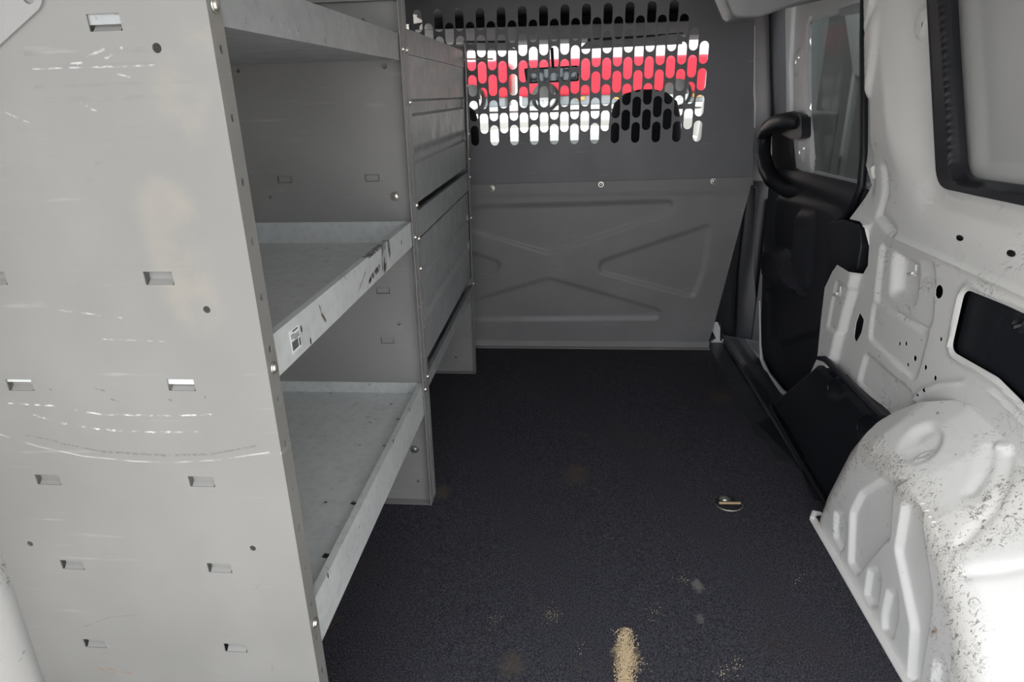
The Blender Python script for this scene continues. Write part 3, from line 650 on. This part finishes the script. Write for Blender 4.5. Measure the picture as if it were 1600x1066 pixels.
m = MB(); m.ring([(.70, 1.945, .006), (.678, 1.93, .008), (.672, 1.89, .008), (.664, 1.62, .007), (.658, 1.345, .006)], [.008, .009, .008, .007, .006], 10); m.build('base_lip', M['black'], sb)
m = MB(); m.prism([(x, y, .0012) for x, y in [onz(1185, 662), onz(1215, 648), onz(1290, 785), onz(1270, 782), onz(1250, 728)]], (0, 0, .002)); m.build('foot_ledge', M['black'], sb)

DX = .80
def dx(z): return DX-.075*max(0, z-.72)
def Dp(px, py):
    X = DX
    for _ in range(5): y, z = onx(px, py, X); X = dx(z)
    return (y, z)
dr = thing('door_1', (DX, 2.1, 0), None, None); setp(dr, kind='structure')
dxa = lambda P: DX-.075*np.clip(P[:, 1]-.72, 0, 9)
frame_o = [Dp(1226, -60), Dp(1228, 100), Dp(1229, 186), Dp(1236, 262), Dp(1300, 290), Dp(1375, 300), (1.58, .75), (1.58, 1.30)]
gl_o = rpoly([Dp(1262, 36), Dp(1262, 170), Dp(1270, 268), Dp(1360, 287), Dp(1366, 6)], [.04, .0, .015, 0, 0])
gasket = [onx(*p) for p in ((1238, 187, .79), (1250, 187, .79))]
dents = [(Dp(1247, 97), .020, .035), (Dp(1252, 235), .030, .035)]
def frh(P):
    h = np.zeros(len(P)); d = sd(P, gl_o); h += .012*ss(.014-d, 0, .01)*(d > 0)
    for c, ry, rz in dents: q = np.maximum(np.abs(P[:, 0]-c[0])/ry, np.abs(P[:, 1]-c[1])/rz); h -= .006*ss(1.1-q, 0, .25)
    e = [Dp(1243, -40), Dp(1236, 100), Dp(1237, 185)]; h += .012*np.exp(-(dpath(P, e)/.012)**2); return h
sheet('door_frame', 'YZ', frame_o, [gl_o]+[circ(Dp(*q), .006) for q in ((1246, 97), (1252, 238))]+[circ(Dp(*q), .003, 8) for q in ((1250, 90), (1257, 232))], M['wtrim'], dr, dxa, frh, .008, .002)
sheet('door_glass', 'YZ', [(c[0], c[1]) for c in rpoly([Dp(1256, 20), Dp(1257, 170), Dp(1262, 280), Dp(1378, 298), Dp(1378, -10)], .01)], [], M['tint'], dr, lambda P: dxa(P)+.022, None, .05, .003)
m = MB(); a = Dp(1270, 270); b = Dp(1348, 288); m.prism([(dx(a[1])+.006, a[0], a[1]+.006), (dx(a[1])+.006, a[0], a[1]-.008), (dx(b[1])+.006, b[0]-.1, b[1]-.010), (dx(b[1])+.006, b[0]-.1, b[1]+.008)], (.008, 0, 0)); m.build('glass_channel', M['wtrim'], dr)
# bright latch hardware above the glass
a = Dp(1312, 18); b = Dp(1350, 8); g = MB(); g.prism([(dx(1.2)-.002, a[0], a[1]+.006), (dx(1.2)-.002, b[0], b[1]+.008), (dx(1.2)-.002, b[0], b[1]-.018), (dx(1.2)-.002, a[0], a[1]-.012)], (.006, 0, 0)); g.build('latch_plate', M['chrome'], dr)
# lower trim panel with raised moulding and pocket
tr_o = [Dp(1192, 560), Dp(1197, 400), Dp(1205, 300), Dp(1212, 262), Dp(1262, 268), Dp(1350, 288), (1.58, .72), (1.58, .0), (2.0, -.05), Dp(1222, 618)]
m1_ = rpoly([Dp(1216, 345), Dp(1222, 300), Dp(1300, 318), Dp(1325, 330), (1.86, .30), Dp(1222, 545)], .05)
poc = rpoly([Dp(1203, 387), Dp(1240, 385), Dp(1253, 400), Dp(1280, 470), Dp(1262, 462), Dp(1208, 440)], .03)
arm = rpoly([Dp(1262, 328), Dp(1290, 332), Dp(1285, 400), Dp(1280, 460), Dp(1250, 440), Dp(1255, 380)], .03)
low = rpoly([Dp(1200, 450), Dp(1219, 455), Dp(1219, 530), Dp(1203, 530)], .02)
def trh(P): return -.014*ss(-sd(P, m1_), -.005, .02)-.040*ss(-sd(P, poc), -.005, .03)-.018*ss(-sd(P, arm), -.005, .02)+.010*ss(-sd(P, low), -.003, .010)-.012*np.exp(-((P[:, 1]-.70)/.02)**2)
sheet('trim_panel', 'YZ', tr_o, [], M['trim'], dr, lambda P: dxa(P)-.012, trh, .010, .003)
# grab handle: curved black D
hp = [(1252, 190, .775), (1235, 188, .76), (1214, 192, .745), (1200, 200, .74), (1193, 215, .738), (1192, 240, .738), (1198, 265, .742), (1208, 282, .758), (1230, 296, .785), (1262, 302, .82)]
pts = []
for px, py, X in hp: y, z = onx(px, py, X); pts.append((X, y, z))
m = MB(); m.ring(pts, [.026, .032, .034, .032, .030, .030, .032, .034, .034, .030], 18, sq=.85)
m.prism([(.762, *onx(a, b, .765)) for a, b in rpoly([(1212, 184), (1250, 178), (1254, 184), (1254, 216), (1240, 218), (1212, 206)], 6, 3)], (.03, 0, 0)); m.prism([(.790, *onx(a, b, .79)) for a, b in ((1206, 195), (1238, 195), (1240, 262), (1262, 275), (1262, 300), (1206, 300))], (.02, 0, 0))
m.build('grab_handle', M['black'], dr, bev=0)
# latch housing at the trailing edge
lb = [onx(*q, .775) for q in ((1303, 348), (1330, 343), (1358, 352), (1359, 385), (1351, 428), (1330, 424), (1306, 410))]
m = MB(); m.prism([(.752, a, b) for a, b in rpoly(lb, .012, 4)], (.045, 0, 0)); m.build('latch_housing', M['black'], dr, bev=.006)
# rubber seal round the rear edge of the opening
sp_ = [(1352, -30, .748), (1350, 60, .756), (1350, 150, .762), (1350, 240, .768), (1346, 290, .768), (1336, 315, .768), (1322, 338, .770), (1300, 352, .775)]
m = MB(); pts = []
for px, py, X in sp_: y, z = onx(px, py, X); pts.append((X, y, z))
m.ring(pts, .011, 12); sl_ = m.build('door_seal', M['rubber'], wall)
# pale painted lip at the foot of the door opening
pts = [(.765, *q) for q in [onx(1187, 470, .765), onx(1188, 540, .765), onx(1190, 562, .765), onx(1200, 585, .765), onx(1222, 612, .765), onx(1243, 627, .765)]]
m = MB(); m.ring(pts, [.003, .004, .007, .009, .009, .007], 10); m.build('sill_lip', M['wtrim'], wall)

# ---- B pillar beyond the partition
BY = 2.66
def bp(*pp): return [ony(a, b, BY) for a, b in pp]
bpo = thing('door_pillar', (.72, BY, 0), 'grey and black front pillar trim of the side door opening, right of the partition', 'pillar trim')
m = MB(); m.prism([(x, BY, z) for x, z in bp((1160, -40), (1160, 285), (1200, 285), (1207, 270), (1206, 120), (1203, -40))], (0, .05, 0)); m.build('upper_trim', M['greytrim'], bpo, bev=.004)
m = MB(); m.prism([(x, BY-.03, z) for x, z in bp((1200, -40), (1203, 120), (1206, 200), (1240, 200), (1232, 120), (1229, -40))], (0, .05, 0)); m.build('seal_strip', M['rubber'], bpo, bev=.006)
m = MB(); m.prism([(x, BY-.01, z) for x, z in bp((1100, 283), (1228, 283), (1215, 400), (1205, 545), (1095, 545))], (0, .05, 0)); m.build('lower_trim', M['black'], bpo, bev=.004)
m = MB(); m.prism([(x, BY-.035, z) for x, z in bp((1164, 290), (1180, 290), (1176, 420), (1186, 545), (1145, 545), (1150, 420))], (0, .03, 0)); m.build('pillar_cover', M['black'], bpo, bev=.008)
m = MB(); pts = [(x, 2.50, z) for x, z in [ony(a, b, 2.5) for a, b in ((1179, 40), (1178, 80), (1178, 130), (1180, 165), (1179, 200))]]; m.ring(pts, [.002, .004, .004, .003, .002], 8); m.build('edge_trim', M['wtrim'], bpo)
# seat-belt anchor bracket visible at the partition foot
br = thing('seat_bracket', (.61, 2.56, 0), 'small pale metal bracket at the foot of the partition, right corner', 'bracket')
q = [ony(a, b, 2.55) for a, b in ((1112, 504), (1121, 503), (1126, 515), (1126, 528), (1136, 534), (1110, 534), (1118, 528), (1111, 514))]
m = MB(); m.prism([(x, 2.54, z) for x, z in q], (0, .012, 0)); m.build('plate', M['wtrim'], br, bev=.001)
q = [ony(a, b, 2.53) for a, b in ((1126, 480), (1128, 480), (1128, 532), (1125, 532))]; m = MB(); m.prism([(x, 2.525, z) for x, z in q], (0, .006, 0)); m.build('rod', M['black'], br)

# ================================================================= CAB
def seat(cx, Y, label, wtop, ztop):
    t = thing('seat', (cx, Y, -.05), label, 'seat', 'front seats')
    prof = [(.10, .27, .06), (.30, .27, .07), (.55, .265, .07), (.68, .24, .06), (.76, .19, .055), (.82, .150, .055), (.90, .142, .055), (.96, .125, .05), (.995, .085, .045), (1.01, .03, .02)]
    m = MB(); vs = []; seg = 24
    for z, w, d in prof:
        z = z*ztop/1.01
        for k in range(seg):
            a = 2*math.pi*k/seg; c, s_ = math.cos(a), math.sin(a)
            vs.append((cx+w*wtop*math.copysign(abs(c)**.6, c), Y+(1-z)*-.10+d*math.copysign(abs(s_)**.7, s_), z))
    fs = [(i*seg+k, i*seg+(k+1) % seg, (i+1)*seg+(k+1) % seg, (i+1)*seg+k) for i in range(len(prof)-1) for k in range(seg)]+[tuple(range(seg)), tuple(range((len(prof)-1)*seg, len(prof)*seg))]
    m.add(vs, fs).build('backrest', M['fabric'], t)
    m = MB(); m.box((cx-.26, Y+.0, .05), (cx+.26, Y+.48, .20)); m.build('cushion', M['fabric'], t, bev=.04)
    m = MB(); m.box((cx-.20, Y+.05, -.05), (cx+.20, Y+.42, .05)); m.build('base', M['black'], t, bev=.01); return t
seat(.318, 2.86, 'black high-backed passenger seat seen through the right half of the slotted partition', 1.04, 1.005)
seat(-.535, 2.86, 'black driver seat seen at the left edge of the slotted partition', 1.04, .985)
m = MB(); m.box((-.80, 2.62, -.12), (.80, 4.0, -.06)); cf = m.build('floor_cab', M['dark']); cf.name = 'floor_2'; setp(cf, kind='structure')
# header shelf, visors; liner and header coloured dark for the unlit overhead gap
m = MB(); m.box((-.80, 2.55, 1.345), (.80, 3.6, 1.352)); m.build('shaded_cab_liner', M['dark'], rf)
zb = 1.288
m = MB(); m.prism([(-.72, 3.20, 1.292), (.72, 3.20, 1.286), (.72, 3.20, 1.228), (-.72, 3.20, 1.232)], (0, .30, 0)); hs = m.build('header_shelf', M['liner'], rf, bev=.004)
m = MB(); m.box((-.80, 3.42, 1.29), (.80, 3.5, 1.36)); m.build('header', M['dark'], rf)
for lab, pts in (('driver sun visor, grey, left of the mirror', ((722, 66), (790, 66), (800, 74), (812, 79), (722, 79))), ('passenger sun visor, grey, right of the mirror', ((906, 76), (918, 64), (1000, 58), (1066, 53), (1066, 69), (905, 77)))):
    q = [ony(a, b, 3.22) for a, b in pts]; c = np.mean(q, axis=0); v = thing('sun_visor', (c[0], 3.22, c[1]), 'grey '+lab.replace(', grey,', ''), 'sun visor', 'sun visors')
    m = MB(); m.prism([(x, 3.215, z) for x, z in q], (0, .015, 0)); m.build('flap', M['liner'], v, bev=.003)
    q2 = [q[0], q[1] if len(pts) == 5 else q[1]]; top_ = [(q[0][0]+.01, q[0][1]), (q[1][0], q[1][1])] if len(pts) == 5 else [(q[1][0], q[1][1]), (q[3][0], q[3][1])]
    m = MB(); m.ring([(x, 3.205, z+.002) for x, z in top_], .006, 8); m.build('hinge_rod', M['black'], v)
mr = thing('rear_view_mirror', (-.085, 3.22, 1.085), 'dark rear-view mirror hanging inside the windscreen beyond the slots', 'mirror')
q = rpoly([ony(a, b, 3.2) for a, b in ((818, 107), (904, 102), (905, 127), (822, 131))], .012); m = MB(); m.prism([(x, 3.20, z) for x, z in q], (0, .03, 0)); m.build('housing', M['black'], mr, bev=.004)
q = rpoly([ony(a, b, 3.195) for a, b in ((822, 110), (901, 105), (902, 124), (825, 128))], .010); m = MB(); m.prism([(x, 3.194, z) for x, z in q], (0, .005, 0)); m.build('mirror_glass', simple('mirror_glass', (.10, .115, .12), .06, .8), mr)
m = MB(); a = ony(862, 75, 3.25); b = ony(864, 108, 3.22); m.ring([(a[0], 3.28, a[1]), (b[0], 3.225, b[1])], .008, 8); m.build('stalk', M['black'], mr)
ws = sheet('window_2', 'XZ', rpoly([(-.72, .55), (.74, .55), (.66, 1.285), (-.66, 1.29)], .03), [], M['clear'], None, lambda P: 3.36+(1.29-P[:, 1])*.9, None, .1, .004); setp(ws, kind='structure')
# dashboard, A pillars, cab sides, bonnet
m = MB(); m.box((-.76, 3.45, -.06), (.76, 3.95, .50)); db = m.build('dashboard', M['trim'], bev=.05); setp(db, 'dark dashboard behind the partition under the windscreen', 'dashboard')
for sgn in (-1, 1):
    m = MB(); m.ring([(sgn*.69, 3.32, 1.31), (sgn*.74, 3.62, 1.0), (sgn*.79, 4.02, .56)], [.035, .035, .04], 12); p_ = m.build('trim_%d' % (1 if sgn < 0 else 2), M['white']); setp(p_, kind='structure')
    m = MB(); m.box((sgn*.80, 2.62, -.3), (sgn*.84, 4.0, .58)); p_ = m.build('wall_cab_%s' % ('left' if sgn < 0 else 'right'), M['black']); setp(p_, kind='structure')
m = MB(); m.ring([(.66, 3.10, 1.33), (.70, 3.16, 1.15), (.725, 3.20, .9), (.74, 3.2, .6)], [.03, .03, .03, .03], 12); pp_ = m.build('trim_3', M['blank']); setp(pp_, kind='structure')
def hoodh(P): return .72+.04*(1-(P[:, 0]/.85)**2)+.02*ss(P[:, 1], 4.0, 4.5)-.25*ss(P[:, 1], 4.75, 5.1)
hd = sheet('bonnet', 'XY', rpoly([(-.80, 3.98), (.80, 3.98), (.74, 5.0), (-.74, 5.0)], .1), [], M['hood'], None, hoodh, None, .04, -.02)
setp(hd, 'white bonnet of the van seen through the lower partition slots and windscreen', 'bonnet')

# ================================================================= OUTSIDE
gd = MB().box((-40, -40, -.65), (40, 60, -.60)).build('ground', M['ground']); setp(gd, kind='structure')
m = MB(); m.box((-4.5, 5.9, -.6), (2.3, 10.5, .79)); ld = m.build('concrete_ledge', M['ground'], bev=.03); setp(ld, 'raised pale concrete ledge carrying the red vehicles ahead of the van', 'ledge')
def wheel(c, r, par):
    x, y, z = c; m = MB(); m.ring([(x, y-.09, z), (x, y-.09, z), (x, y+.09, z)], [r*.7, r, r], 28); w_ = m.build('wheel', M['tyre'], par)
    m = MB(); m.ring([(x, y-.092, z), (x, y-.105, z), (x, y-.11, z)], [r*.78, r*.72, r*.70], 24)
    for k in range(5):
        a = 2*math.pi*k/5+.3; m.ring([(x+r*.38*math.cos(a), y-.11, z+r*.38*math.sin(a)), (x+r*.38*math.cos(a), y-.125, z+r*.38*math.sin(a))], [.02, .015], 8)
    m.build('hub_cap', M['chrome'], w_)
def red_car(x0, x1, wx_, label):
    t = thing('red_van', ((x0+x1)/2, 8.1, .79), label, 'vehicle', 'red vehicles ahead')
    m = MB(); m.prism([(x, 8.0, z) for x, z in rpoly([(x0, .97), (x1, .97), (x1, 1.37), (x0, 1.37)], .06)], (0, 1.0, 0)); m.build('body', M['red'], t, bev=.03)
    m = MB(); m.prism([(x, 8.08, z) for x, z in rpoly([(x0+.15, 1.36), (x1-.12, 1.36), (x1-.30, 1.68), (x0+.30, 1.68)], .08)], (0, .85, 0)); m.build('cabin', M['hood'], t, bev=.03)
    m = MB(); m.box((x0+.05, 8.05, .86), (x1-.05, 8.9, .975)); m.build('underbody', M['bluegrey'], t, bev=.02)
    for w_ in wx_: wheel((w_, 8.06, .955), .165, t)
    for xx in np.arange(x0+.25, x1-.1, .45):
        m = MB(); m.box((xx, 8.02, .915), (xx+.10, 8.06, .955)); m.build('marker_lamp', M['amber'], t, bev=.008)
red_car(-2.75, -.72, (-2.3, -1.17), 'red vehicle ahead of the van, left one seen through the slots')
red_car(-.62, 1.72, (-.285, 1.25), 'red vehicle ahead of the van, right one seen through the slots')
m = MB(); m.box((-9, 13, -.6), (9, 16, 4.2)); bd = m.build('building', M['hood'], bev=.02); setp(bd, 'pale building beyond the red vehicles', 'building')
# neighbour wall seen dimly through the tinted door glass
m = MB(); m.box((3.2, -2, -.6), (3.5, 9, 3.2)); nb = m.build('yard_wall', simple('grey_yard_wall', (.35, .35, .34), .8)); setp(nb, 'grey yard wall seen through the tinted side door glass', 'wall')
m = MB(); m.prism([(2.6, *onx(a, b, 2.6)) for a, b in ((1317, 8), (1342, 4), (1347, 60), (1351, 122), (1333, 118), (1325, 62))], (.1, 0, 0)); a = onx(1340, 100, 2.65); m.box((2.62, a[0]-.05, -.6), (2.68, a[0]+.02, a[1])); pw = m.build('pale_reflection', M['hood'], bev=.01); setp(pw, 'pale shape added outside, standing in for a reflection in the tinted side door glass', 'reflection stand-in')  # pale shape added in place of a reflection on the door glass

# ================================================================= LIGHT
w = bpy.data.worlds.new('sky'); SC.world = w; w.use_nodes = True; nt = w.node_tree
bg = nt.nodes['Background']; bg.inputs[0].default_value = (.93, .955, 1.0, 1); bg.inputs[1].default_value = 1.15
sun = bpy.data.lights.new('sun', 'SUN'); sun.energy = 3.0; sun.angle = .03; sun.color = (1, .96, .9)
so = bpy.data.objects.new('sun', sun); COL.objects.link(so); so.rotation_euler = Vector((.8, .16, -1)).to_track_quat('-Z', 'Y').to_euler()
vs = SC.view_settings; vs.view_transform = 'Standard'; vs.look = 'None'; vs.exposure = 1.25; vs.gamma = 1; vs.use_curve_mapping = False
